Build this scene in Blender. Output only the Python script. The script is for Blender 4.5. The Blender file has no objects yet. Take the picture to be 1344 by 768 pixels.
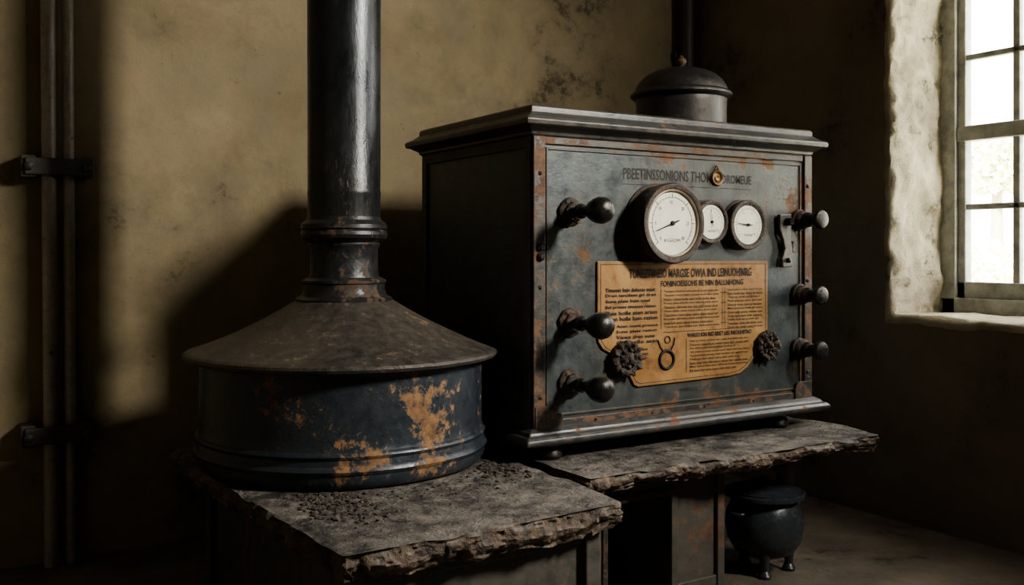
import bpy, bmesh, math, random
from mathutils import Vector, Matrix, noise
random.seed(7)
scene = bpy.context.scene
COL = scene.collection

# ------------------------------------------------------------------ helpers
def link(o):
    COL.objects.link(o); return o

def group(name, loc=(0,0,0)):
    e = bpy.data.objects.new(name, None)
    e.location = loc; e.empty_display_size = 0.1
    return link(e)

def adopt(o, parent):
    if parent is not None:
        o.parent = parent
        o.matrix_parent_inverse = Matrix.Translation(-parent.location)
    return o

def finish(bm, name, mat, parent=None, smooth=False, bevel=0, seg=2, sharp=35):
    bmesh.ops.recalc_face_normals(bm, faces=bm.faces)
    me = bpy.data.meshes.new(name)
    bm.to_mesh(me); bm.free()
    if smooth:
        for p in me.polygons: p.use_smooth = True
        try: me.set_sharp_from_angle(angle=math.radians(sharp))
        except Exception: pass
    o = link(bpy.data.objects.new(name, me))
    if mat: me.materials.append(mat)
    if bevel:
        b = o.modifiers.new('bev', 'BEVEL'); b.width = bevel; b.segments = seg
        b.limit_method = 'ANGLE'; b.angle_limit = math.radians(40)
    return adopt(o, parent)

def add_box(bm, x0,x1,y0,y1,z0,z1):
    m = Matrix.Translation(((x0+x1)/2,(y0+y1)/2,(z0+z1)/2)) @ Matrix.Diagonal((x1-x0,y1-y0,z1-z0,1))
    bmesh.ops.create_cube(bm, size=1, matrix=m)

def box(name, x0,x1,y0,y1,z0,z1, mat, parent=None, bevel=0.003, seg=2):
    bm = bmesh.new(); add_box(bm,x0,x1,y0,y1,z0,z1)
    return finish(bm, name, mat, parent, bevel=bevel, seg=seg)

def boxes(name, lst, mat, parent=None, bevel=0.003):
    bm = bmesh.new()
    for b in lst: add_box(bm,*b)
    return finish(bm, name, mat, parent, bevel=bevel)

AX = {'z': Matrix.Identity(4), '-y': Matrix.Rotation(math.radians(90),4,'X')}

def add_lathe(bm, prof, c, axis='z', segs=64, wob=0.0, seed=0.0):
    M = Matrix.Translation(c) @ AX[axis]
    rings = []
    for (r,h) in prof:
        if r < 1e-6:
            rings.append([bm.verts.new(M @ Vector((0,0,h)))])
        else:
            ring = []
            for i in range(segs):
                a = 2*math.pi*i/segs
                rr = r
                if wob:
                    rr += wob*noise.noise(Vector((math.cos(a)*2, math.sin(a)*2, h*6+seed)))
                ring.append(bm.verts.new(M @ Vector((rr*math.cos(a), rr*math.sin(a), h))))
            rings.append(ring)
    for A,B in zip(rings, rings[1:]):
        if len(A)==1 and len(B)==1: continue
        for i in range(segs):
            j=(i+1)%segs
            if len(A)==1: bm.faces.new((A[0],B[i],B[j]))
            elif len(B)==1: bm.faces.new((A[i],A[j],B[0]))
            else: bm.faces.new((A[i],A[j],B[j],B[i]))

def lathe(name, prof, c, mat, parent=None, axis='z', segs=64, wob=0.0, sharp=35):
    bm = bmesh.new(); add_lathe(bm, prof, c, axis, segs, wob)
    return finish(bm, name, mat, parent, smooth=True, sharp=sharp)

def rect_loft(name, x0,x1,y0,y1, prof, mat, parent=None, bevel=0.002):
    bm = bmesh.new(); rings=[]
    for o,z in prof:
        rings.append([bm.verts.new(p) for p in ((x0-o,y0-o,z),(x1+o,y0-o,z),(x1+o,y1+o,z),(x0-o,y1+o,z))])
    for A,B in zip(rings,rings[1:]):
        for i in range(4):
            j=(i+1)%4; bm.faces.new((A[i],A[j],B[j],B[i]))
    bm.faces.new(rings[0]); bm.faces.new(rings[-1])
    return finish(bm,name,mat,parent,bevel=bevel)

def plate(name, pts, y0, y1, mat, parent=None, bevel=0.001):
    bm = bmesh.new()
    A=[bm.verts.new((x,y0,z)) for x,z in pts]; B=[bm.verts.new((x,y1,z)) for x,z in pts]
    bm.faces.new(A); bm.faces.new(B)
    n=len(pts)
    for i in range(n):
        j=(i+1)%n; bm.faces.new((A[i],A[j],B[j],B[i]))
    return finish(bm,name,mat,parent,bevel=bevel)

def tube(name, pts, r, mat, parent=None, cyclic=False):
    cu = bpy.data.curves.new(name,'CURVE'); cu.dimensions='3D'
    s = cu.splines.new('POLY'); s.points.add(len(pts)-1)
    for p,q in zip(s.points,pts): p.co=(*q,1)
    s.use_cyclic_u = cyclic
    cu.bevel_depth=r; cu.bevel_resolution=4; cu.use_fill_caps=True
    o = bpy.data.objects.new(name+'_c',cu); link(o)
    dg = bpy.context.evaluated_depsgraph_get()
    me = bpy.data.meshes.new_from_object(o.evaluated_get(dg))
    bpy.data.objects.remove(o)
    for p in me.polygons: p.use_smooth=True
    me.name=name
    ob = link(bpy.data.objects.new(name,me))
    me.materials.clear(); me.materials.append(mat)
    return adopt(ob,parent)

def text(name, body, x0, x1, zc, h, y, mat, parent, bold=0.0):
    cu = bpy.data.curves.new(name,'FONT'); cu.body=body; cu.size=1; cu.offset=bold
    cu.resolution_u=2; cu.extrude=0
    o = bpy.data.objects.new(name+'_c',cu); link(o)
    bpy.context.view_layer.update()
    dg = bpy.context.evaluated_depsgraph_get()
    me = bpy.data.meshes.new_from_object(o.evaluated_get(dg))
    bpy.data.objects.remove(o)
    xs=[v.co.x for v in me.vertices]; ys=[v.co.y for v in me.vertices]
    if not xs: return None
    w=max(xs)-min(xs); hh=max(ys)-min(ys)
    sz=h/hh; sx=(x1-x0)/w if x1 is not None else sz*0.85
    mx=min(xs); my=(max(ys)+min(ys))/2
    for v in me.vertices:
        v.co = Vector((x0+(v.co.x-mx)*sx, y, zc+(v.co.y-my)*sz))
    me.name=name; me.materials.clear(); me.materials.append(mat)
    return adopt(link(bpy.data.objects.new(name,me)),parent)

# ------------------------------------------------------------------ materials
def newmat(name):
    m = bpy.data.materials.new(name); m.use_nodes=True
    nt=m.node_tree; b=nt.nodes['Principled BSDF']
    return m,nt,b
def N(nt,t,**k):
    n=nt.nodes.new(t)
    for a,v in k.items(): setattr(n,a,v)
    return n
def noise_n(nt,co,scale,detail=8,rough=0.6,dist=0.0):
    n=N(nt,'ShaderNodeTexNoise'); n.inputs['Scale'].default_value=scale
    n.inputs['Detail'].default_value=min(detail,7); n.inputs['Roughness'].default_value=rough
    n.inputs['Distortion'].default_value=dist
    nt.links.new(co,n.inputs['Vector']); return n.outputs['Fac']
def ramp(nt,f,p0,p1,c0=(0,0,0,1),c1=(1,1,1,1)):
    r=N(nt,'ShaderNodeValToRGB'); e=r.color_ramp.elements
    e[0].position=p0; e[1].position=p1; e[0].color=c0; e[1].color=c1
    nt.links.new(f,r.inputs[0]); return r.outputs[0]
def mix(nt,f,a,b):
    m=N(nt,'ShaderNodeMix',data_type='RGBA')
    if isinstance(f,float): m.inputs[0].default_value=f
    else: nt.links.new(f,m.inputs[0])
    for i,v in ((6,a),(7,b)):
        if isinstance(v,tuple): m.inputs[i].default_value=(*v[:3],1)
        else: nt.links.new(v,m.inputs[i])
    return m.outputs[2]
def math_n(nt,op,a,b=None):
    m=N(nt,'ShaderNodeMath',operation=op)
    for i,v in enumerate((a,b)):
        if v is None: continue
        if isinstance(v,(int,float)): m.inputs[i].default_value=v
        else: nt.links.new(v,m.inputs[i])
    return m.outputs[0]
def bump(nt,b,h,strength,dist=0.01):
    n=N(nt,'ShaderNodeBump'); n.inputs['Strength'].default_value=strength
    n.inputs['Distance'].default_value=dist
    nt.links.new(h,n.inputs['Height']); nt.links.new(n.outputs[0],b.inputs['Normal'])

def edge_mask(nt, radius=0.006):
    bv=N(nt,'ShaderNodeBevel',samples=2); bv.inputs['Radius'].default_value=radius
    g=N(nt,'ShaderNodeNewGeometry')
    d=N(nt,'ShaderNodeVectorMath',operation='DOT_PRODUCT')
    nt.links.new(bv.outputs[0],d.inputs[0]); nt.links.new(g.outputs['Normal'],d.inputs[1])
    return ramp(nt,d.outputs['Value'],0.86,0.985,(1,1,1,1),(0,0,0,1))

def rusty(name, base, base2, rust=(0.16,0.065,0.025), rust2=(0.05,0.024,0.014), thr=0.60, scale=4.0,
          rough=0.42, metal=0.35, edge=True, dust=(0.12,0.11,0.095), dust_amt=0.35, bs=0.35, off=0.0, streak=1.0, edges_xz=None, patches=()):
    m,nt,b=newmat(name)
    tc=N(nt,'ShaderNodeTexCoord'); mp=N(nt,'ShaderNodeMapping'); mp.inputs['Location'].default_value=(off,off*1.7,off*.6)
    mp.inputs['Scale'].default_value=(1,1,streak)
    nt.links.new(tc.outputs['Object'],mp.inputs[0]); co=mp.outputs[0]
    n1=noise_n(nt,co,scale,7,0.68,0.3)
    n2=noise_n(nt,co,scale*5,7,0.72)
    n3=noise_n(nt,co,scale*22,4,0.7)
    n4=noise_n(nt,co,scale*0.5,3,0.5)
    basec=mix(nt,ramp(nt,n2,0.35,0.68),base,base2)
    basec=mix(nt,math_n(nt,'MULTIPLY',ramp(nt,n4,0.42,0.7),dust_amt),basec,dust)
    sp=ramp(nt,math_n(nt,'ADD',math_n(nt,'MULTIPLY',n3,.55),math_n(nt,'MULTIPLY',n1,.45)),0.585,0.62)
    rustc=mix(nt,ramp(nt,n2,0.38,0.62),rust2,rust)
    comb=math_n(nt,'ADD',math_n(nt,'MULTIPLY',n1,0.6),math_n(nt,'MULTIPLY',n2,0.4))
    for (px_,py_,pz_,pr_,pa_) in patches:      # places where the paint has failed
        vd=N(nt,'ShaderNodeVectorMath',operation='DISTANCE'); nt.links.new(tc.outputs['Object'],vd.inputs[0]); vd.inputs[1].default_value=(px_,py_,pz_)
        pm=ramp(nt,math_n(nt,'DIVIDE',vd.outputs['Value'],pr_),0.2,1.0,(1,1,1,1),(0,0,0,1))
        comb=math_n(nt,'ADD',comb,math_n(nt,'MULTIPLY',pm,pa_))
    if edges_xz:
        x0,x1,z0,z1,wd,amt=edges_xz
        sp3=N(nt,'ShaderNodeSeparateXYZ'); nt.links.new(tc.outputs['Object'],sp3.inputs[0])
        dx=math_n(nt,'MINIMUM',math_n(nt,'SUBTRACT',sp3.outputs[0],x0),math_n(nt,'SUBTRACT',x1,sp3.outputs[0]))
        dz=math_n(nt,'MINIMUM',math_n(nt,'SUBTRACT',sp3.outputs[2],z0),math_n(nt,'SUBTRACT',z1,sp3.outputs[2]))
        d=math_n(nt,'MINIMUM',dx,dz)
        e_=ramp(nt,math_n(nt,'DIVIDE',d,wd),0.0,1.0,(1,1,1,1),(0,0,0,1))
        e_=math_n(nt,'MULTIPLY',e_,math_n(nt,'LESS_THAN',sp3.outputs[1],0.003))
        comb=math_n(nt,'ADD',comb,math_n(nt,'MULTIPLY',e_,amt))
    mask=ramp(nt,comb,thr-0.015,thr+0.02)
    mask=math_n(nt,'MAXIMUM',mask,math_n(nt,'MULTIPLY',sp,0.7))
    if edge:
        e=edge_mask(nt)
        e=math_n(nt,'MULTIPLY',e,ramp(nt,n2,0.34,0.54))
        mask=math_n(nt,'MAXIMUM',mask,e)
    col=mix(nt,mask,basec,rustc)
    nt.links.new(col,b.inputs['Base Color'])
    rg=mix(nt,mask,mix(nt,ramp(nt,n2,0.3,0.7),(rough-.12,)*3,(rough+.14,)*3),(0.85,)*3)
    nt.links.new(rg,b.inputs['Roughness'])
    mt=mix(nt,mask,(metal,)*3,(0.05,)*3); nt.links.new(mt,b.inputs['Metallic'])
    h=math_n(nt,'ADD',math_n(nt,'MULTIPLY',n2,0.5),math_n(nt,'MULTIPLY',n3,0.3))
    h=math_n(nt,'SUBTRACT',h,math_n(nt,'MULTIPLY',mask,0.25))
    bump(nt,b,h,bs,0.006)
    return m

def simple(name,col,rough=0.6,metal=0.0,var=0.3,scale=30,bs=0.15):
    m,nt,b=newmat(name); tc=N(nt,'ShaderNodeTexCoord')
    n=noise_n(nt,tc.outputs['Object'],scale,5,0.65)
    dark=tuple(c*(1-var) for c in col); lite=tuple(min(1,c*(1+var)) for c in col)
    nt.links.new(mix(nt,ramp(nt,n,0.3,0.7),dark,lite),b.inputs['Base Color'])
    b.inputs['Roughness'].default_value=rough; b.inputs['Metallic'].default_value=metal
    if bs: bump(nt,b,n,bs,0.004)
    return m

def plaster(name, c1, c2, stain, stain_thr=0.590, bs=0.6, off=0.0, scale=1.0, c3=None):
    m,nt,b=newmat(name); tc=N(nt,'ShaderNodeTexCoord'); mp=N(nt,'ShaderNodeMapping')
    mp.inputs['Location'].default_value=(off,off,off*.5); nt.links.new(tc.outputs['Object'],mp.inputs[0]); co=mp.outputs[0]
    big=noise_n(nt,co,1.3*scale,5,0.6,0.3); mid=noise_n(nt,co,4.5*scale,7,0.7,0.1); fine=noise_n(nt,co,32*scale,7,0.72); st=noise_n(nt,co,2.1*scale,7,0.72,0.15)
    c=mix(nt,ramp(nt,big,0.36,0.62),c1,c2)
    if c3: c=mix(nt,math_n(nt,'MULTIPLY',ramp(nt,mid,0.42,0.66),0.6),c,c3)
    c=mix(nt,math_n(nt,'MULTIPLY',ramp(nt,st,0.46,0.64),0.45),c,tuple(x*0.45 for x in c1))
    spots=math_n(nt,'MULTIPLY',ramp(nt,st,stain_thr-.01,stain_thr+0.06),ramp(nt,fine,0.45,0.56))
    c=mix(nt,math_n(nt,'MULTIPLY',spots,0.7),c,stain)
    speck=math_n(nt,'MULTIPLY',ramp(nt,fine,0.64,0.71),0.5)
    c=mix(nt,speck,c,stain)
    nt.links.new(c,b.inputs['Base Color']); b.inputs['Roughness'].default_value=0.92
    h=math_n(nt,'ADD',math_n(nt,'MULTIPLY',mid,0.5),math_n(nt,'MULTIPLY',fine,0.2))
    h=math_n(nt,'SUBTRACT',h,math_n(nt,'MULTIPLY',spots,0.18))
    bump(nt,b,h,bs,0.018)
    return m

M_wall  = plaster('ochre_plaster',(0.225,0.182,0.112),(0.335,0.280,0.178),(0.028,0.024,0.019),c3=(0.235,0.208,0.148),bs=.6)
M_wallr = plaster('grey_plaster',(0.20,0.172,0.138),(0.28,0.24,0.195),(0.06,0.05,0.04),off=3.1,bs=.7)
M_reveal= plaster('whitewashed_plaster',(0.42,0.38,0.29),(0.62,0.57,0.45),(0.16,0.125,0.085),bs=1.0,off=5,scale=3.5)
M_shade = plaster('plaster_plain',(0.26,0.23,0.17),(0.34,0.30,0.23),(0.10,0.09,0.07),off=6)
M_floor = plaster('dirt_floor',(0.10,0.084,0.067),(0.17,0.145,0.117),(0.036,0.031,0.025),bs=1.0,off=2,scale=2.5)
M_cab   = rusty('cabinet_paint',(0.046,0.057,0.061),(0.082,0.097,0.100),thr=0.605,rough=0.40,metal=0.3,off=1.3,rust=(0.15,0.085,0.045),edges_xz=(0.03,1.025,.59,1.335,.08,.09))
M_cabframe = rusty('cabinet_frame_steel',(0.05,0.052,0.05),(0.08,0.074,0.066),thr=0.50,scale=7,rough=0.45,metal=0.4,rust=(0.16,0.095,0.06),rust2=(.055,.035,.025))
M_lid   = rusty('lid_steel',(0.05,0.057,0.062),(0.105,0.112,0.115),thr=0.592,scale=5,rough=0.36,metal=0.5,dust_amt=0.5)
M_drum  = rusty('drum_blue_paint',(0.024,0.033,0.046),(0.042,0.054,0.067),thr=0.592,scale=6.5,rough=0.34,metal=0.3,rust=(0.25,0.145,0.072),rust2=(0.10,0.055,0.03),dust_amt=0.25,off=2.6,edge=False,dust=(.075,.078,.08),
                patches=((-.27,-.03,.705,.13,.085),(-.36,-.07,.66,.10,.07),(-.47,-.07,.59,.05,.08),(-.70,.10,.70,.09,.05),(-.36,-.07,.55,.09,.05),(-.15,.03,.73,.08,.06)))
M_cone  = rusty('dusty_cone_steel',(0.042,0.040,0.039),(0.115,0.105,0.094),thr=0.585,scale=7,rough=0.44,metal=0.4,dust=(0.15,0.128,0.105),dust_amt=0.6,rust=(0.16,0.115,0.078),rust2=(.06,.045,.035),off=.8,edge=False,bs=.6)
M_flue  = rusty('flue_pipe_steel',(0.022,0.028,0.034),(0.050,0.056,0.062),thr=0.61,scale=5,rough=0.33,metal=0.6,rust=(0.10,0.06,0.035),dust_amt=0.3,off=6.7,edge=False,streak=.35)
M_collar= rusty('flue_collar_iron',(0.033,0.036,0.041),(0.06,0.060,0.060),thr=0.56,scale=9,rough=0.38,metal=0.5,rust=(0.11,0.072,0.05),rust2=(.05,.034,.026),off=9,edge=False)
M_bench = rusty('bench_rusty_sheet',(0.060,0.060,0.055),(0.10,0.094,0.082),thr=0.57,scale=5,rough=0.6,metal=0.3,off=3.3,edge=False,rust=(0.13,0.075,0.048),rust2=(.06,.038,.027))
M_iron  = rusty('cast_iron_black',(0.022,0.022,0.023),(0.042,0.039,0.037),thr=0.60,scale=12,rough=0.30,metal=0.6,edge=False,dust_amt=0.2)
M_clamp = rusty('clamp_iron',(0.06,0.057,0.054),(0.095,0.09,0.083),thr=0.58,scale=12,rough=0.5,metal=0.3,edge=False,dust_amt=0.2)
M_dome  = rusty('canister_dark_steel',(0.030,0.031,0.032),(0.056,0.054,0.052),thr=0.60,scale=7,rough=0.42,metal=0.5,edge=False,dust_amt=0.25,rust=(.09,.06,.045),rust2=(.04,.03,.024))
M_rustiron = rusty('corroded_iron',(0.03,0.027,0.026),(0.065,0.054,0.046),thr=0.52,scale=25,rough=0.5,metal=0.4,edge=False,rust=(0.13,0.085,0.062),rust2=(.05,.033,.026),bs=0.8)
M_pipe  = rusty('wall_pipe_paint',(0.26,0.245,0.22),(0.40,0.375,0.34),thr=0.60,scale=10,rough=0.42,metal=0.1,edge=False)
M_pot   = rusty('pot_enamel',(0.030,0.038,0.047),(0.046,0.056,0.065),thr=0.66,scale=8,rough=0.22,metal=0.2,edge=False,dust_amt=0.1)
M_dark  = simple('matt_black',(0.012,0.011,0.010),0.9)
M_ink   = simple('black_ink',(0.012,0.010,0.008),0.7,0,0.4,120,0)
M_dial  = simple('gauge_dial_ivory',(0.70,0.70,0.61),0.5,0,0.12,25,0)
M_inner = simple('gauge_inner_ring',(0.20,0.165,0.12),0.5,0.3)
M_brassy= simple('aged_brass',(0.16,0.10,0.042),0.5,0.5,0.4,60)
M_knob  = simple('rusty_finial',(0.085,0.05,0.03),0.7,0.2,0.4,60)
M_window= simple('window_frame_paint',(0.36,0.37,0.35),0.6,0,0.35,18,0.4)
M_grit  = simple('ash_grit',(0.055,0.048,0.042),0.95,0,0.6,60,0.2)
M_leaf  = simple('leaves',(0.82,0.83,0.62),0.7,0,0.18,0.8,0)
M_bark  = simple('bark',(0.35,0.31,0.24),0.9,0,0.3,10,0.5)
M_grass = simple('grass',(0.75,0.76,0.60),0.9,0,0.2,1,0.3)

# tan placard
M_tan,nt,b=newmat('tan_enamel_placard'); tc=N(nt,'ShaderNodeTexCoord'); co=tc.outputs['Object']
n1=noise_n(nt,co,4.5,7,0.7,0.4); n2=noise_n(nt,co,28,7,0.72)
c=mix(nt,ramp(nt,n1,0.36,0.64),(0.25,0.130,0.050),(0.43,0.265,0.118))
c=mix(nt,math_n(nt,'MULTIPLY',ramp(nt,n2,0.52,0.66),0.65),c,(0.12,0.062,0.028))
c=mix(nt,math_n(nt,'MULTIPLY',edge_mask(nt,0.012),0.8),c,(0.09,0.048,0.022))
nt.links.new(c,b.inputs['Base Color']); b.inputs['Roughness'].default_value=0.42; b.inputs['Metallic'].default_value=0.15
bump(nt,b,n2,0.2,0.003)

# stone slab
def stone(name,off):
    m,nt,b=newmat(name); tc=N(nt,'ShaderNodeTexCoord'); mp=N(nt,'ShaderNodeMapping'); mp.inputs['Location'].default_value=(off,off,0)
    nt.links.new(tc.outputs['Object'],mp.inputs[0]); co=mp.outputs[0]
    a=noise_n(nt,co,3.5,7,0.7,0.3); f=noise_n(nt,co,20,7,0.74); ff=noise_n(nt,co,85,4,0.7)
    c=mix(nt,ramp(nt,a,0.42,0.58),(0.055,0.052,0.051),(0.17,0.158,0.145))
    c=mix(nt,math_n(nt,'MULTIPLY',ramp(nt,f,0.51,0.65),0.7),c,(0.29,0.262,0.228))
    c=mix(nt,math_n(nt,'MULTIPLY',ramp(nt,f,0.36,0.47,(1,1,1,1),(0,0,0,1)),0.85),c,(0.022,0.020,0.019))
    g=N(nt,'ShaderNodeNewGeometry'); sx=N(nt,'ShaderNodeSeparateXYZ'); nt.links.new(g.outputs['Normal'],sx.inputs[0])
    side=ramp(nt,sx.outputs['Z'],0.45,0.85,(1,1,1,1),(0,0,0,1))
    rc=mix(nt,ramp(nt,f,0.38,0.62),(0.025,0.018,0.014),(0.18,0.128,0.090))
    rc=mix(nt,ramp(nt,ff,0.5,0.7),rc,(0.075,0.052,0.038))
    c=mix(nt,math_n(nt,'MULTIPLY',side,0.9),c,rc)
    nt.links.new(c,b.inputs['Base Color'])
    nt.links.new(ramp(nt,f,0.3,0.62,(0.28,)*3+(1,),(0.75,)*3+(1,)),b.inputs['Roughness'])
    h=math_n(nt,'ADD',math_n(nt,'MULTIPLY',f,0.65),math_n(nt,'MULTIPLY',a,0.6)); h=math_n(nt,'ADD',h,math_n(nt,'MULTIPLY',ff,0.14))
    bump(nt,b,h,1.0,0.024)
    return m
M_stone=stone('dark_stone',0); M_stone2=stone('dark_stone_b',4)

# glass
M_glass,nt,b=newmat('old_window_glass')
tr=N(nt,'ShaderNodeBsdfTransparent'); gl=N(nt,'ShaderNodeBsdfGlossy'); gl.inputs['Roughness'].default_value=0.08
mx=N(nt,'ShaderNodeMixShader'); mx.inputs[0].default_value=0.05
nt.links.new(tr.outputs[0],mx.inputs[1]); nt.links.new(gl.outputs[0],mx.inputs[2]); nt.links.new(mx.outputs[0],nt.nodes['Material Output'].inputs[0])

# ------------------------------------------------------------------ room
FZ=0.08; CZ=3.3
XL,XR,YF,YB=-2.6,1.60,-3.9,1.165
TH=0.34
box('floor',XL-.3,XR+TH,YF-.3,YB+.3,FZ-.1,FZ,M_floor,bevel=0)
box('ceiling',XL-.3,XR+TH,YF-.3,YB+.3,CZ,CZ+.1,M_shade,bevel=0)
box('wall_back',XL-.3,XR+TH,YB,YB+.3,FZ,CZ,M_wall,bevel=0)
box('wall_left',XL-.3,XL,YF,YB,FZ,CZ,M_shade,bevel=0)
box('wall_front',XL-.3,XR+TH,YF-.3,YF,FZ,CZ,M_shade,bevel=0)
W1=(-0.83,0.094,0.815,2.22)       # y0,y1,z0,z1
W2=(-3.10,-2.30,2.05,3.10)
X0,X1=XR,XR+TH
HG=.022
def wallpieces():
    L=[]
    ys=[YF,W2[0],W2[1],W1[0]-HG,W1[1]+HG,YB]
    L.append((X0,X1,ys[0],ys[1],FZ,CZ)); L.append((X0,X1,ys[2],ys[3],FZ,CZ)); L.append((X0,X1,ys[4],ys[5],FZ,CZ))
    L.append((X0,X1,ys[1],ys[2],FZ,W2[2])); L.append((X0,X1,ys[1],ys[2],W2[3],CZ))
    L.append((X0,X1,ys[3],ys[4],FZ,W1[2]-HG)); L.append((X0,X1,ys[3],ys[4],W1[3]+HG,CZ))
    return L
boxes('wall_right',wallpieces(),M_wallr,bevel=0)

# window 1
win=group('window_1',(XR+.32,(W1[0]+W1[1])/2,W1[2]))
bm=bmesh.new()
def loop_rect(y0,y1,z0,z1,n=0.012):
    pts=[]
    def seg(a,b):
        L=(Vector(b)-Vector(a)).length; k=max(2,int(L/n))
        for i in range(k): pts.append(Vector(a).lerp(Vector(b),i/k))
    seg((y0,z0),(y1,z0)); seg((y1,z0),(y1,z1)); seg((y1,z1),(y0,z1)); seg((y0,z1),(y0,z0)); return pts
LP=loop_rect(*W1)
steps=[(.001,.034),(-.004,.026),(-.006,.016),(-.003,.008),(.006,0)]+[(.006+.324*i/22,-.002) for i in range(1,23)]
rings=[]
for dx,out in steps:
    ring=[]
    for p in LP:
        top=p.y>W1[3]-1e-4; bot=p.y<W1[2]+1e-4
        dy=(1 if p.x>W1[1]-1e-4 else (-1 if p.x<W1[0]+1e-4 else 0))
        dz=(1 if top else (-1 if bot else 0))
        q=Vector((X0+dx,p.x,p.y))
        amp=.35 if bot else 1.0
        nn=(noise.fractal(q*8,1.0,2.2,4)*0.016+noise.noise(q*24)*0.009+noise.noise(q*55)*.005)*amp
        o=out+nn
        if dx<=.001: o=out+.012*noise.noise(q*7)+.006*noise.noise(q*25)
        fx=dx+(noise.noise(q*20)*0.003 if -.01<dx<.0 else 0)
        ring.append(bm.verts.new((X0+fx,p.x+dy*o,p.y+dz*o)))
    rings.append(ring)
n=len(LP)
for A,B in zip(rings,rings[1:]):
    for i in range(n):
        j=(i+1)%n; bm.faces.new((A[i],A[j],B[j],B[i]))
rv=finish(bm,'reveal',M_reveal,win,smooth=True,sharp=60)

def window_frame(W,xf,parent,cols,zl,rail,mat):
    y0,y1,z0,z1=W; L=[]
    L+= [(xf-.03,xf+.04,y1-.055,y1+.02,z0-.02,z1+.02),(xf-.03,xf+.04,y0-.02,y0+.055,z0-.02,z1+.02)]
    L+= [(xf-.03,xf+.04,y0,y1,z0-.02,z0+.055),(xf-.03,xf+.04,y0,y1,z1-.06,z1+.02)]
    L+= [(xf-.012,xf+.028,y1-.085,y1-.05,z0+.05,z1-.05),(xf-.012,xf+.028,y0+.05,y0+.085,z0+.05,z1-.05),
         (xf-.012,xf+.028,y0+.05,y1-.05,z0+.05,z0+.115)]
    iy0,iy1=y0+.085,y1-.085
    for k in range(1,cols):
        yy=iy1+(iy0-iy1)*k/cols
        w=.013 if k!=cols//2 else .028
        L.append((xf-.006,xf+.02,yy-w,yy+w,z0+.1,z1-.05))
    for z in zl: L.append((xf-.006,xf+.02,y0+.05,y1-.05,z-.011,z+.011))
    L.append((xf-.02,xf+.03,y0+.05,y1-.05,rail-.028,rail+.028))
    boxes('frame',L,mat,parent,bevel=.004)
    boxes('panes',[(xf+.006,xf+.009,y0+.05,y1-.05,z0+.06,z1-.05)],M_glass,parent,bevel=0)
window_frame(W1,XR+.315,win,4,[1.205,1.755,2.0],1.475,M_window)
win2=group('window_2',(XR+.32,(W2[0]+W2[1])/2,W2[2]))
y0,y1,z0,z1=W2; xf=XR+.29
boxes('frame',[(xf,xf+.05,y0,y0+.05,z0,z1),(xf,xf+.05,y1-.05,y1,z0,z1),(xf,xf+.05,y0,y1,z0,z0+.06),(xf,xf+.05,y0,y1,z1-.05,z1),
   (xf+.01,xf+.04,(y0+y1)/2-.02,(y0+y1)/2+.02,z0,z1)],M_window,win2)

# ------------------------------------------------------------------ outside
box('garden_ground',2.2,60,-30,40,-.25,-.15,M_grass,bevel=0)
def leafmass(name,c,rad,nl,size,parent=None):
    bm=bmesh.new()
    for i in range(nl):
        d=Vector((random.gauss(0,1),random.gauss(0,1),random.gauss(0,1))).normalized()*(random.random()**0.4)
        p=Vector((c[0]+d.x*rad[0],c[1]+d.y*rad[1],c[2]+d.z*rad[2]))
        R=Matrix.Rotation(random.random()*6.28,4,Vector((random.random()-.5,random.random()-.5,random.random()-.5)).normalized())
        s=size*random.uniform(.6,1.4)
        vs=[bm.verts.new(p+(R@Vector(q))*s) for q in ((-.5,0,0),(0,-.28,0.06),(.5,0,0),(0,.28,.06))]
        bm.faces.new(vs)
    return finish(bm,name,M_leaf,parent)
t=group('garden_tree',(30,17,-.15))
lathe('trunk',[(.001,-.15),(.30,-.15),(.22,1),(.16,3),(.1,4),(.001,4.2)],(30,17,0),M_bark,t,segs=16)
leafmass('foliage',(30,17,4.0),(1.8,2.6,1.1),2200,.35,t)
leafmass('garden_hedge',(26,13,.3),(1.5,12,1.1),3600,.35)

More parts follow.
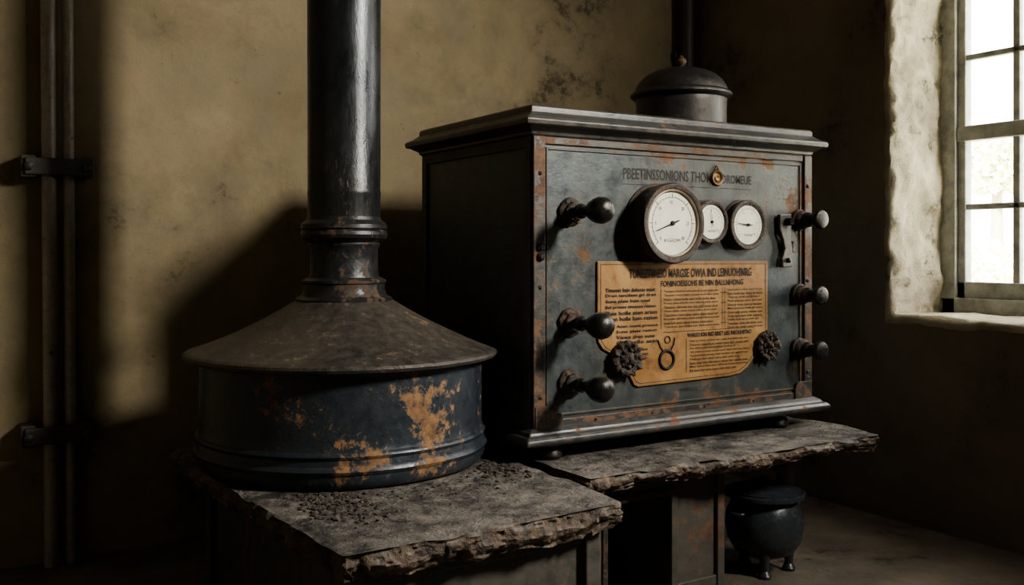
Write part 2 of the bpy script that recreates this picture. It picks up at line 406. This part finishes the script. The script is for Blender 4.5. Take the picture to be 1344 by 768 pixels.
# ------------------------------------------------------------------ stone benches
def slab(name,pts,ztop,th,mat,parent,seed):
    P=[]
    k=len(pts)
    for i in range(k):
        a=Vector(pts[i]); b_=Vector(pts[(i+1)%k]); L=(b_-a).length; m=max(2,int(L/.005))
        for j in range(m): P.append(a.lerp(b_,j/m))
    for _ in range(5):
        P=[(P[i-1]+P[i]*2+P[(i+1)%len(P)])/4 for i in range(len(P))]
    c=sum(P,Vector((0,0)))/len(P)
    nor=[]
    for i in range(len(P)):
        tdir=(P[(i+1)%len(P)]-P[i-1]).normalized(); nor.append(Vector((tdir.y,-tdir.x)))
    bm=bmesh.new(); rings=[]
    prev=bm.verts.new((c.x,c.y,ztop))
    S=[.12,.25,.38,.5,.6,.7,.78,.85,.9,.93,.95,.965,.98,.99]
    for s in S:
        rings.append([bm.verts.new((c.x+(p.x-c.x)*s,c.y+(p.y-c.y)*s,ztop+.003*noise.noise(Vector((p.x*s*6,p.y*s*6,seed)))-(.012*max(0,noise.noise(Vector((p.x*s*12,p.y*s*12,seed+9))))*max(0,(s-.92)*12)))) for p in P])
    nl=14
    for l in range(nl+1):
        f=l/nl; z=ztop-.003-f*(th-.006); ring=[]
        for p,nn in zip(P,nor):
            q=Vector((p.x,p.y,z*1.6+seed))
            o=0.018*noise.noise(Vector((p.x*5,p.y*5,seed)))+0.010*noise.noise(Vector((p.x*15,p.y*15,seed)))
            chip=noise.fractal(q*20,1.0,2.1,4)*.013+(noise.cell(q*30)*.004)-.008*abs(noise.noise(q*70))
            o+=chip*(.6 if l==0 else 1)
            o+=0.012*math.sin(math.pi*min(1,f*1.15))-0.012*f-.006
            zz=z-(0.014*max(0,noise.noise(Vector((p.x*12,p.y*12,seed+9)))) if l<=1 else 0)+(0.012*noise.noise(Vector((p.x*7,p.y*7,seed+3)))*f)
            ring.append(bm.verts.new((p.x+nn.x*o,p.y+nn.y*o,zz)))
        rings.append(ring)
    zb=ztop-th
    rings.append([bm.verts.new((c.x+(p.x-c.x)*.9,c.y+(p.y-c.y)*.9,zb)) for p in P])
    n=len(P)
    for i in range(n): bm.faces.new((prev,rings[0][i],rings[0][(i+1)%n]))
    for A,B in zip(rings,rings[1:]):
        for i in range(n):
            j=(i+1)%n; bm.faces.new((A[i],A[j],B[j],B[i]))
    bm.faces.new(rings[-1])
    return finish(bm,name,mat,parent,smooth=True,sharp=45)

ZT=0.49
b1=group('stone_topped_stove_bench',(-.4,.1,FZ))
slab('stone_slab',[(-.715,-.468),(-.30,-.458),(-.045,-.445),(-.022,-.2),(-.03,.2),(-.025,.68),(-.76,.68),(-.775,.4),(-.745,.0)],ZT,.064,M_stone,b1,1.0)
zb=ZT-.058
box('front_panel',-.64,-.11,-.375,-.355,FZ+.02,zb-.002,M_bench,b1,bevel=.002)
box('left_panel',-.665,-.645,-.35,.62,FZ+.02,zb-.002,M_bench,b1)
box('right_panel',-.10,-.08,-.35,.62,FZ+.02,zb-.002,M_bench,b1)
boxes('corner_posts',[(-.685,-.64,-.395,-.35,FZ,zb),(-.115,-.075,-.395,-.35,FZ,zb),(-.685,-.64,.60,.645,FZ,zb),(-.115,-.075,.60,.645,FZ,zb)],M_bench,b1,.004)
boxes('rails',[(-.64,-.115,-.385,-.345,zb-.035,zb-.001),(-.68,-.64,-.35,.60,zb-.035,zb-.001),(-.64,-.115,-.388,-.365,.2,.225)],M_bench,b1,.003)

b2=group('stone_topped_fire_bench',(.5,.2,FZ))
slab('stone_slab',[(.012,-.235),(.30,-.225),(.62,-.245),(.90,-.235),(1.09,-.25),(1.13,-.10),(1.10,.3),(1.11,.74),(.005,.74),(.01,.3)],ZT,.048,M_stone2,b2,7.0)
zb2=ZT-.045
box('ash_box',.385,.56,-.105,.60,FZ,zb2,M_bench,b2,bevel=.004)
boxes('box_trim',[(.375,.40,-.118,-.10,FZ,zb2),(.545,.572,-.118,-.10,FZ,zb2),(.40,.545,-.114,-.10,zb2-.05,zb2),(.40,.545,-.114,-.10,FZ+.01,FZ+.05)],M_bench,b2,.003)
boxes('left_support',[(.015,.13,-.13,.60,FZ,zb2),(.13,.385,-.115,-.075,.395,zb2)],M_bench,b2,.004)
boxes('door_frame',[(.128,.145,-.135,-.10,FZ,.40),(.13,.385,-.125,-.10,.38,.40)],M_rustiron,b2,.002)
box('back_panel',.0,1.03,.58,.60,FZ,zb2-.001,M_dark,b2,bevel=0)  # near-black sheet closing the back of the bench openings
boxes('right_post',[(.98,1.02,.03,.07,FZ,zb2),(.98,1.02,.56,.60,FZ,zb2),(.56,1.02,.03,.05,.375,zb2),(.975,1.025,.025,.075,FZ,FZ+.02)],M_bench,b2,.004)
bm=bmesh.new(); A=[];B=[]
pts=[(.98,.375),(.98,.27)]+[(.98-.11*(1-math.cos(a)) ,.27+.10*math.sin(a)) for a in [i*math.pi/16 for i in range(1,9)]]
for x,z in pts: A.append(bm.verts.new((x,.032,z))); B.append(bm.verts.new((x,.046,z)))
bm.faces.new(A); bm.faces.new(B)
for i in range(len(pts)):
    j=(i+1)%len(pts); bm.faces.new((A[i],A[j],B[j],B[i]))
finish(bm,'gusset',M_bench,b2)

# cast iron pot on floor
px,py=.80,-.05
pot=group('cast_iron_pot',(px,py,FZ))
pz=FZ
lathe('pot_body',[(.001,.035),(.055,.037),(.088,.052),(.108,.085),(.116,.125),(.113,.165),(.100,.193),(.095,.203),(.110,.212),(.121,.218),(.122,.228),(.114,.232),(.100,.224),(.090,.20),(.104,.16),(.10,.10),(.001,.05)],(px,py,pz+.012),M_pot,pot,segs=64)
bm=bmesh.new()
for a in (math.radians(225),math.radians(-30),math.radians(95)):
    add_lathe(bm,[(.001,0),(.018,0),(.020,.008),(.012,.022),(.015,.05),(.022,.085),(.001,.09)],(px+.075*math.cos(a),py+.075*math.sin(a),pz),segs=16)
finish(bm,'feet',M_pot,pot,smooth=True)
lathe('lid',[(.001,.275),(.012,.274),(.014,.266),(.008,.260),(.02,.256),(.05,.251),(.09,.240),(.108,.234),(.108,.229),(.001,.229)],(px,py,pz+.012),M_pot,pot)
for sgn in (-1,1):
    tube('lug_%d'%(sgn+2),[(px+sgn*(.112+.022*math.sin(t_)),py+.028*math.cos(t_),pz+.19) for t_ in [math.pi*i/12 for i in range(13)]],.005,M_pot,pot)

# ------------------------------------------------------------------ drum boiler + flue
dc=(-.40,.315,ZT+.001)
st=group('drum_stove_with_flue',dc)
prof=[(.001,0),(.352,0),(.366,.004),(.374,.012),(.378,.022),(.379,.036),(.383,.040),(.386,.047),(.383,.054),(.379,.058),(.377,.072),(.380,.076),(.382,.081),(.380,.086),(.374,.090),(.3715,.10)]
prof+=[(.3715-.002*i/10,.10+.172*i/10) for i in range(1,11)]
prof+=[(.372,.276),(.001,.276)]
lathe('drum',prof,dc,M_drum,st,segs=128,wob=.003)
rimp=[(.372,.268),(.395,.272),(.408,.276),(.412,.283),(.411,.290),(.404,.295),(.396,.297),(.36,.309),(.32,.324),(.28,.341),(.24,.360),(.20,.381),(.17,.398),(.145,.413),(.130,.422),(.001,.424)]
lathe('conical_lid',rimp,dc,M_cone,st,segs=128,wob=.002,sharp=28)
colp=[(.126,.415),(.129,.420),(.130,.426),(.124,.431),(.116,.434),(.112,.440),(.108,.452),(.108,.466),(.112,.470),(.112,.476),(.104,.480),(.094,.484),(.091,.492),(.090,.53),(.0905,.560),(.094,.566),(.096,.572),(.094,.576),(.100,.580),(.112,.588),(.116,.597),(.114,.606),(.110,.610),(.115,.614),(.114,.624),(.108,.631),(.100,.636),(.097,.645)]
lathe('flue_collar',colp+[(.001,.646)],dc,M_collar,st,segs=96,sharp=30)
lathe('flue_pipe',[(.001,.636),(.0965,.636),(.0965,.70),(.0975,.704),(.0975,.712),(.0965,.716),(.097,1.0),(.0985,1.5),(.1,2.0),(.1,CZ-dc[2]-.002),(.001,CZ-dc[2]-.002)],dc,M_flue,st,segs=96)

# ash grit
bm=bmesh.new()
def grit(n,cx,cy_,sx,sy,smax):
    for i in range(n):
        x=random.gauss(cx,sx); y=random.gauss(cy_,sy)
        if x<-.68 or x>-.06 or y<-.41: continue
        if math.hypot(x-dc[0],y-dc[1])<.385: continue
        s=smax*random.uniform(.2,1)**2.2
        M=Matrix.Translation((x,y,ZT+s*.2))@Matrix.Rotation(random.random()*6,4,'Z')@Matrix.Diagonal((s*random.uniform(.6,1.7),s,s*.55,1))
        r_=bmesh.ops.create_icosphere(bm,subdivisions=1,radius=1,matrix=M)
        for v in r_['verts']: v.co+=Vector((random.uniform(-1,1),random.uniform(-1,1),random.uniform(-1,1)))*s*.28
grit(600,-.60,-.13,.045,.075,.0085)
grit(600,-.12,.03,.04,.07,.008)
grit(250,-.36,-.12,.17,.05,.005)
finish(bm,'ash_grit',M_grit)

# ------------------------------------------------------------------ control cabinet
W=1.054; D=.64; Z0=.575; Z1=1.348
cab=group('boiler_control_cabinet',(W/2,D/2,ZT))
box('body',0,W,0,D,Z0-.01,Z1+.004,M_cab,cab,bevel=.004)
fw=.034
boxes('front_frame',[(-.004,fw,-.010,.0,Z0,Z1),(W-fw+.004,W+.004,-.010,.0,Z0,Z1),(fw,W-fw,-.007,.0,Z0,Z0+.022),(fw,W-fw,-.007,.0,Z1-.02,Z1)],M_cabframe,cab,.0025)
boxes('side_frame',[(-.010,-.0,.0,.03,Z0,Z1),(-.008,.0,D-.03,D,Z0,Z1),(-.008,.0,.03,D-.03,Z0,Z0+.04),(-.008,.0,.03,D-.03,Z1-.03,Z1)],M_bench,cab,.0025)
boxes('panel_bead',[(fw+.006,fw+.012,-.004,0,Z0+.03,Z1-.028),(W-fw-.012,W-fw-.006,-.004,0,Z0+.03,Z1-.028),(fw+.012,W-fw-.012,-.004,0,Z1-.034,Z1-.028),(fw+.012,W-fw-.012,-.004,0,Z0+.03,Z0+.036)],M_cab,cab,.001)
plate('corner_bracket_a',[(.0,Z0),(.085,Z0),(.09,Z0+.035),(.045,Z0+.05),(.04,Z0+.06),(.0,Z0+.06)],-.013,-.006,M_cabframe,cab)
plate('corner_bracket_b',[(W,Z0),(W-.075,Z0),(W-.075,Z0+.03),(W-.065,Z0+.055),(W,Z0+.055)],-.013,-.006,M_cabframe,cab)
rect_loft('base_moulding',0,W,0,D,[(.020,.533),(.040,.536),(.048,.543),(.048,.553),(.040,.560),(.030,.563),(.026,.570),(.012,.578),(.0,.580)],M_lid,cab,.003)
rect_loft('lid',0,W-.008,0,D,[(.004,1.345),(.012,1.352),(.014,1.360),(.026,1.366),(.034,1.371),(.045,1.374),(.047,1.384),(.045,1.390),(.030,1.397),(.016,1.408),(.012,1.410),(.012,1.424),(.006,1.430),(-.02,1.432)],M_lid,cab,.0025)
bm=bmesh.new()
for x,y in ((.065,.02),(.93,.02),(.065,.58),(.93,.58)):
    add_lathe(bm,[(.001,0),(.03,0),(.036,.01),(.034,.022),(.028,.034),(.03,.046),(.001,.046)],(x,y,ZT),segs=24)
finish(bm,'feet',M_iron,cab,smooth=True)
bm=bmesh.new()
for z in (.66,.95,1.25):
    for x in (fw*.5,W-fw*.5):
        add_lathe(bm,[(.006,0),(.006,.002),(.004,.004),(.001,.005)],(x,-.010,z),'-y',12)
for z in (1.03,1.055):
    add_lathe(bm,[(.010,0),(.011,.006),(.006,.012),(.001,.013)],(fw*.5,-.010,z),'-y',16)
for x in (.2,.4,.6,.8):
    add_lathe(bm,[(.004,0),(.004,.002),(.001,.004)],(x,-.007,Z0+.011),'-y',12)
finish(bm,'screws',M_rustiron,cab,smooth=True)

bulb=[(.0001,.172),(.014,.171),(.025,.165),(.032,.155),(.0355,.142),(.034,.127),(.028,.110),(.020,.094),(.015,.080),(.0135,.066),(.016,.060),(.020,.056),(.020,.046),(.015,.042),(.012,.036),(.012,.0)]
flange=[(.0001,.028),(.022,.028),(.026,.024),(.027,.016),(.034,.013),(.038,.009),(.039,.0)]
for i,z in enumerate((1.150,.853,.690)):
    lathe('lever_handle_%d'%(i+1),bulb,(.118,0,z),M_iron,cab,'-y',48)
    bm=bmesh.new(); add_lathe(bm,flange,(.118,0,z),'-y',40,wob=.004,seed=i)
    for a in range(4):
        an=a*math.pi/2+.6
        add_lathe(bm,[(.006,0),(.006,.016),(.001,.018)],(.118+.030*math.cos(an),0,z+.030*math.sin(an)),'-y',6)
    finish(bm,'lever_flange_%d'%(i+1),M_rustiron,cab,smooth=True)
knob=[(.0001,.098),(.020,.098),(.027,.095),(.030,.089),(.030,.083),(.026,.076),(.019,.070),(.018,.05),(.023,.044),(.024,.034),(.018,.03),(.016,.0)]
for i,z in enumerate((1.142,.906,.735)):
    lathe('turn_knob_%d'%(i+1),knob,(1.0,-.006,z),M_iron,cab,'-y',40)
    lathe('turn_knob_base_%d'%(i+1),[(.0001,.03),(.024,.03),(.029,.024),(.030,.012),(.034,.008),(.034,0)],(1.0,-.006,z),M_rustiron,cab,'-y',32)
plate('latch_plate',[(.900,1.158),(.950,1.160),(.952,1.125),(.946,1.085),(.956,1.055),(.955,.995),(.912,.992),(.910,1.02),(.922,1.05),(.914,1.08),(.900,1.11)],-.022,-.008,M_lid,cab,.003)
lathe('latch_pin',[(.001,.03),(.010,.03),(.012,.026),(.012,0)],(.928,-.015,1.135),M_iron,cab,'-y',24)
lathe('latch_rivet',[(.001,.014),(.006,.012),(.008,.008),(.008,0)],(.934,-.02,1.015),M_iron,cab,'-y',20)
boxes('latch_keeper',[(.958,.975,-.02,0,1.04,1.075)],M_rustiron,cab,.002)

def gauge(idx,x,z,r,dep,ang,ntick,label):
    lathe('gauge_%d_housing'%idx,[(r*.90,0),(r*1.02,0),(r*1.02,.006),(r*.95,.010),(r*.94,dep*.55),(r*.97,dep*.62),(r*1.0,dep*.66),(r*1.0,dep*.94),(r*.97,dep*1.0),(r*.90,dep*1.0),(r*.85,dep*.97),(r*.83,dep*.90),(r*.82,dep*.84),(.0001,dep*.84)],(x,0,z),M_rustiron,cab,'-y',72)
    lathe('gauge_%d_bezel'%idx,[(r*.86,dep*.82),(r*.86,dep*.93),(r*.82,dep*.95),(r*.79,dep*.93),(r*.78,dep*.86)],(x,0,z),M_iron if idx>1 else M_inner,cab,'-y',72)
    yd=-dep*.86
    lathe('gauge_%d_dial'%idx,[(.0001,dep*.86),(r*.80,dep*.86)],(x,0,z),M_dial,cab,'-y',72)
    bm=bmesh.new()
    def quad(cx,cz,dx,dz,l,w,y):
        px,pz=-dz,dx
        vs=[bm.verts.new(p) for p in ((cx-px*w,y,cz-pz*w),(cx+dx*l-px*w*.5,y,cz+dz*l-pz*w*.5),(cx+dx*l+px*w*.5,y,cz+dz*l+pz*w*.5),(cx+px*w,y,cz+pz*w))]
        bm.faces.new(vs)
    for k in range(ntick+1):
        a=math.radians(225-270*k/ntick); l=r*(.11 if k%5==0 else .06); w=r*(.010 if k%5==0 else .005)
        c_,s_=math.cos(a),math.sin(a)
        quad(x+c_*r*.64,z+s_*r*.64,c_,s_,l,w,yd-.0008)
    m=72
    for k in range(m):
        a0,a1=[math.radians(225-270*(k+q)/m) for q in (0,1)]
        vs=[bm.verts.new((x+math.cos(a)*rr,yd-.0007,z+math.sin(a)*rr)) for a,rr in ((a0,r*.635),(a1,r*.635),(a1,r*.645),(a0,r*.645))]
        bm.faces.new(vs)
    finish(bm,'gauge_%d_scale'%idx,M_ink,cab)
    bm=bmesh.new()
    a=math.radians(ang); c_,s_=math.cos(a),math.sin(a)
    quad(x,z,c_,s_,r*.58,r*.022,yd-.004); quad(x,z,-c_,-s_,r*.22,r*.03,yd-.004)
    add_lathe(bm,[(.0001,.007),(r*.05,.006),(r*.06,.003),(r*.06,0)],(x,yd,z),'-y',20)
    finish(bm,'gauge_%d_needle'%idx,M_ink,cab)
    for k in range(0,ntick+1,5):
        a=math.radians(225-270*k/ntick)
        h=r*.085
        text('gauge_%d_num_%d'%(idx,k),str(k),x+math.cos(a)*r*.52-h*.4*len(str(k)),None,z+math.sin(a)*r*.52,h,yd-.0008,M_ink,cab)
    text('gauge_%d_label'%idx,label,x-r*.25,x+r*.25,z-r*.42,r*.08,yd-.0008,M_ink,cab)
gauge(1,.418,1.122,.113,.082,200,30,'KG/CM')
gauge(2,.605,1.130,.064,.035,100,20,'ATM')
gauge(3,.750,1.123,.075,.038,175,25,'TEMP')

text('title_lettering','PBEETINSSONIONS THOM',.300,.632,1.262,.032,-.0008,M_ink,cab,.018)
text('title_lettering_b','DROMEUE',.674,.797,1.260,.027,-.0008,M_ink,cab,.018)
lathe('emblem',[(.0001,.004),(.008,.006),(.011,.004),(.014,.003),(.016,.006),(.021,.008),(.024,.005),(.025,0)],(.652,0,1.262),M_brassy,cab,'-y',32)
tube('emblem_finial',[(.645,-.003,1.287),(.652,-.003,1.299),(.659,-.003,1.287)],.002,M_brassy,cab)
tube('title_rule',[(.300,-.0005,1.232),(.795,-.0005,1.232)],.0006,M_ink,cab)
text('maker_mark','WNPSCO',.505,.575,.640,.011,-.0008,M_ink,cab,.01)

# placard
pp=[(.206,1.016),(.861,1.013),(.861,.80),(.856,.765),(.838,.745),(.80,.715),(.775,.69),(.745,.674),(.70,.668),(.46,.664),(.350,.662),(.335,.668),(.315,.700),(.285,.735),(.255,.760),(.225,.775),(.210,.795),(.206,.82)]
plate('instruction_placard',pp,-.007,.0,M_tan,cab,.0015)
yp=-.0085
cen=Vector((.533,.845))
bm=bmesh.new()
inn=[(cen.x+(x-cen.x)*.972,cen.y+(z-cen.y)*.955) for x,z in pp]; inn2=[(cen.x+(x-cen.x)*.966,cen.y+(z-cen.y)*.946) for x,z in pp]
A=[bm.verts.new((x,yp+.001,z)) for x,z in inn]; B=[bm.verts.new((x,yp+.001,z)) for x,z in inn2]
for i in range(len(A)):
    j=(i+1)%len(A); bm.faces.new((A[i],A[j],B[j],B[i]))
finish(bm,'placard_border',M_ink,cab)
text('placard_heading','TUNEETVAEIO MARGSE OWIA IND LEINUOHINRG',.315,.790,.981,.026,yp,M_ink,cab,.024)
text('placard_subheading','FONINOESSOHS BE NIN BALLNHONG',.430,.755,.951,.017,yp,M_ink,cab,.022)
words='ruim tenolsen bain onel neius dehsoie plaie vonus arion bel timosse nar dren hoile sune retion olve mant esin prouse gri aten'.split()
def para(pref,x0,x1,z0,z1,nl,h,bold=0.0,cut=0.25,nw=6):
    for i in range(nl):
        s=' '.join(random.choice(words) for _ in range(nw)); s=s[0].upper()+s[1:]
        e=x1-(x1-x0)*random.uniform(0,cut)*(1 if i%3==2 else .25)
        text('%s_%d'%(pref,i),s,x0,e,z0+(z1-z0)*i/max(1,nl-1),h,yp,M_ink,cab,bold)
para('left_column',.232,.418,.936,.856,6,.0115,.024,.3,4)
para('left_notes',.270,.422,.834,.790,4,.0105,.018,.3,3)
para('middle_column',.442,.655,.928,.826,10,.0078,.010,.15,7)
para('right_column',.690,.838,.928,.815,11,.0078,.010,.15,5)
text('mid_heading','WAREO ION IND BRIET LISE INEOUHBTNO',.530,.790,.799,.013,yp,M_ink,cab,.024)
para('lower_column',.540,.780,.781,.695,9,.0075,.010,.25,8)
para('lower_left',.310,.385,.768,.742,3,.0085,.016,.2,2)
bm=bmesh.new()
def rl(x0,x1,z0,z1):
    vs=[bm.verts.new(p) for p in ((x0,yp,z0),(x1,yp,z0),(x1,yp,z1),(x0,yp,z1))]; bm.faces.new(vs)
rl(.430,.4315,.82,.935); rl(.668,.6695,.815,.935); rl(.678,.6792,.815,.935); rl(.526,.5275,.69,.79); rl(.44,.80,.811,.8122)
for z in (.83,.86,.89,.92): rl(.662,.685,z,z+.0015)
finish(bm,'placard_rules',M_ink,cab)
R=[(.452+.026*math.cos(a),yp,.733+.026*math.sin(a)) for a in [2*math.pi*i/32 for i in range(32)]]
tube('placard_ring',R,.0045,M_ink,cab,True)
tube('placard_wire',[(.420,yp,.790),(.428,yp,.77),(.440,yp,.757)],.0018,M_ink,cab)
tube('placard_wire_b',[(.482,yp,.795),(.478,yp,.775),(.466,yp,.757)],.0018,M_ink,cab)
tube('placard_wire_c',[(.455+.010*math.cos(a),yp,.790+.010*math.sin(a)) for a in [2*math.pi*i/16 for i in range(16)]],.0013,M_ink,cab,True)

for idx,(x,z,r) in enumerate(((.298,.747,.050),(.848,.753,.046))):
    bm=bmesh.new()
    add_lathe(bm,[(.0001,.030),(r*.25,.030),(r*.35,.024),(r*.40,.016),(r*.55,.016),(r*.62,.022),(r*.85,.024),(r*.98,.018),(r*1.0,.010),(r*.9,0)],(x,-.006,z),'-y',64)
    for k in range(11):
        a=2*math.pi*k/11
        bmesh.ops.create_icosphere(bm,subdivisions=3,radius=r*.17,matrix=Matrix.Translation((x+r*.84*math.cos(a),-.026,z+r*.84*math.sin(a))))
    for k in range(7):
        a=2*math.pi*k/7+.3
        bmesh.ops.create_icosphere(bm,subdivisions=3,radius=r*.15,matrix=Matrix.Translation((x+r*.47*math.cos(a),-.027,z+r*.47*math.sin(a))))
    bmesh.ops.create_icosphere(bm,subdivisions=3,radius=r*.20,matrix=Matrix.Translation((x,-.032,z)))
    for v in bm.verts:
        nv=noise.fractal(v.co*90,1.0,2,3)
        d=Vector((v.co.x-x,0,v.co.z-z)); 
        v.co += d*nv*.12 + Vector((0,-.005*nv,0))
    finish(bm,'valve_rosette_%d'%(idx+1),M_rustiron,cab,smooth=True,sharp=60)

# ------------------------------------------------------------------ domed canister
cc=(.825,.35,1.432)
can=group('domed_lid_canister',cc)
lathe('body',[(.001,0),(.150,0),(.156,.004),(.156,.012),(.152,.016),(.152,.10),(.154,.135),(.150,.142),(.001,.142)],cc,M_dome,can,segs=96)
lathe('dome_lid',[(.150,.122),(.160,.124),(.166,.130),(.171,.134),(.171,.140),(.166,.146),(.158,.150),(.155,.158),(.150,.170),(.138,.188),(.118,.205),(.09,.219),(.06,.228),(.03,.233),(.001,.234)],cc,M_dome,can,segs=96,sharp=40)
lathe('knob',[(.001,.225),(.014,.230),(.010,.236),(.009,.240),(.016,.245),(.019,.253),(.016,.262),(.008,.267),(.005,.274),(.001,.276)],cc,M_knob,can,segs=32)

# ------------------------------------------------------------------ wall pipes
wp=group('wall_conduit_pipes',(-1.02,1.12,FZ))
def vpipe(name,x,y,r,mat,parent,bend=0):
    pts=[(x+bend*(1-(z_/2.9)),y,FZ+z_) for z_ in [i*.1 for i in range(0,30)]]
    tube(name,pts+[(x,y,CZ-.002)],r,mat,parent)
vpipe('pipe_a',-1.048,1.120,.021,M_pipe,wp,.02)
vpipe('pipe_b',-.992,1.130,.017,M_pipe,wp,.02)
for i,z in enumerate((1.30,.485)):
    boxes('clamp_%d'%i,[(-1.105,-.915,1.082,1.098,z-.026,z+.026),(-1.115,-1.075,1.092,1.163,z-.034,z+.034),(-.955,-.915,1.092,1.163,z-.030,z+.030)],M_clamp,wp,.004)
    bm=bmesh.new(); 
    for x in (-1.094,-.932): add_lathe(bm,[(.013,0),(.013,.012),(.006,.016),(.001,.017)],(x,1.084,z),'-y',6)
    finish(bm,'clamp_bolts_%d'%i,M_clamp,wp)
cp=group('corner_riser_pipe',(1.53,1.10,FZ))
lathe('pipe',[(.001,0),(.032,0),(.032,CZ-FZ-.002),(.001,CZ-FZ-.002)],(1.53,1.10,FZ),M_clamp,cp,segs=32)
boxes('bracket',[(1.49,1.57,1.13,1.165,1.9,1.93)],M_clamp,cp,.003)

# ------------------------------------------------------------------ lights & world
w=bpy.data.worlds.new('World'); scene.world=w; w.use_nodes=True
nt=w.node_tree; bg=nt.nodes['Background']; bg.inputs[0].default_value=(1.0,0.96,0.88,1); bg.inputs[1].default_value=13.0

def area(name,loc,target,sx,sy,power,col,spread=180):
    l=bpy.data.lights.new(name,'AREA'); l.shape='RECTANGLE'; l.size=sx; l.size_y=sy; l.energy=power; l.color=col; l.spread=math.radians(spread)
    o=link(bpy.data.objects.new(name,l)); o.location=loc
    d=Vector(target)-Vector(loc); o.rotation_euler=d.to_track_quat('-Z','Y').to_euler(); return o
k=area('daylight_window_2',(1.75,-2.68,2.68),(-.10,.5,.85),.42,.55,80,(1.0,.93,.82),100)
l=bpy.data.lights.new('window_1_portal','AREA'); l.shape='RECTANGLE'; l.size=1.35; l.size_y=.9
try: l.cycles.is_portal=True
except Exception: pass
o=link(bpy.data.objects.new('window_1_portal',l)); o.location=(XR+TH+.05,(W1[0]+W1[1])/2,(W1[2]+W1[3])/2); o.rotation_euler=(0,math.radians(90),0)
l=bpy.data.lights.new('window_2_portal','AREA'); l.shape='RECTANGLE'; l.size=1.05; l.size_y=.8
try: l.cycles.is_portal=True
except Exception: pass
o=link(bpy.data.objects.new('window_2_portal',l)); o.location=(XR+TH+.05,(W2[0]+W2[1])/2,(W2[2]+W2[3])/2); o.rotation_euler=(0,math.radians(90),0)
s=bpy.data.lights.new('sun','SUN'); s.energy=42; s.angle=.02; s.color=(1,.96,.86)
o=link(bpy.data.objects.new('sun',s)); o.rotation_euler=Vector((.75,.35,-.6)).to_track_quat('-Z','Y').to_euler()
try: scene.view_settings.look='AgX - Medium High Contrast'
except Exception: pass

# ------------------------------------------------------------------ camera
cam=bpy.data.cameras.new('camera'); co=link(bpy.data.objects.new('camera',cam))
co.location=(-1.36,-2.10,1.05); co.rotation_euler=(math.radians(90),0,math.radians(-31.67))
cam.lens=1250/1344*36; cam.sensor_width=36; cam.shift_y=-57/1344; cam.clip_start=.05
scene.camera=co
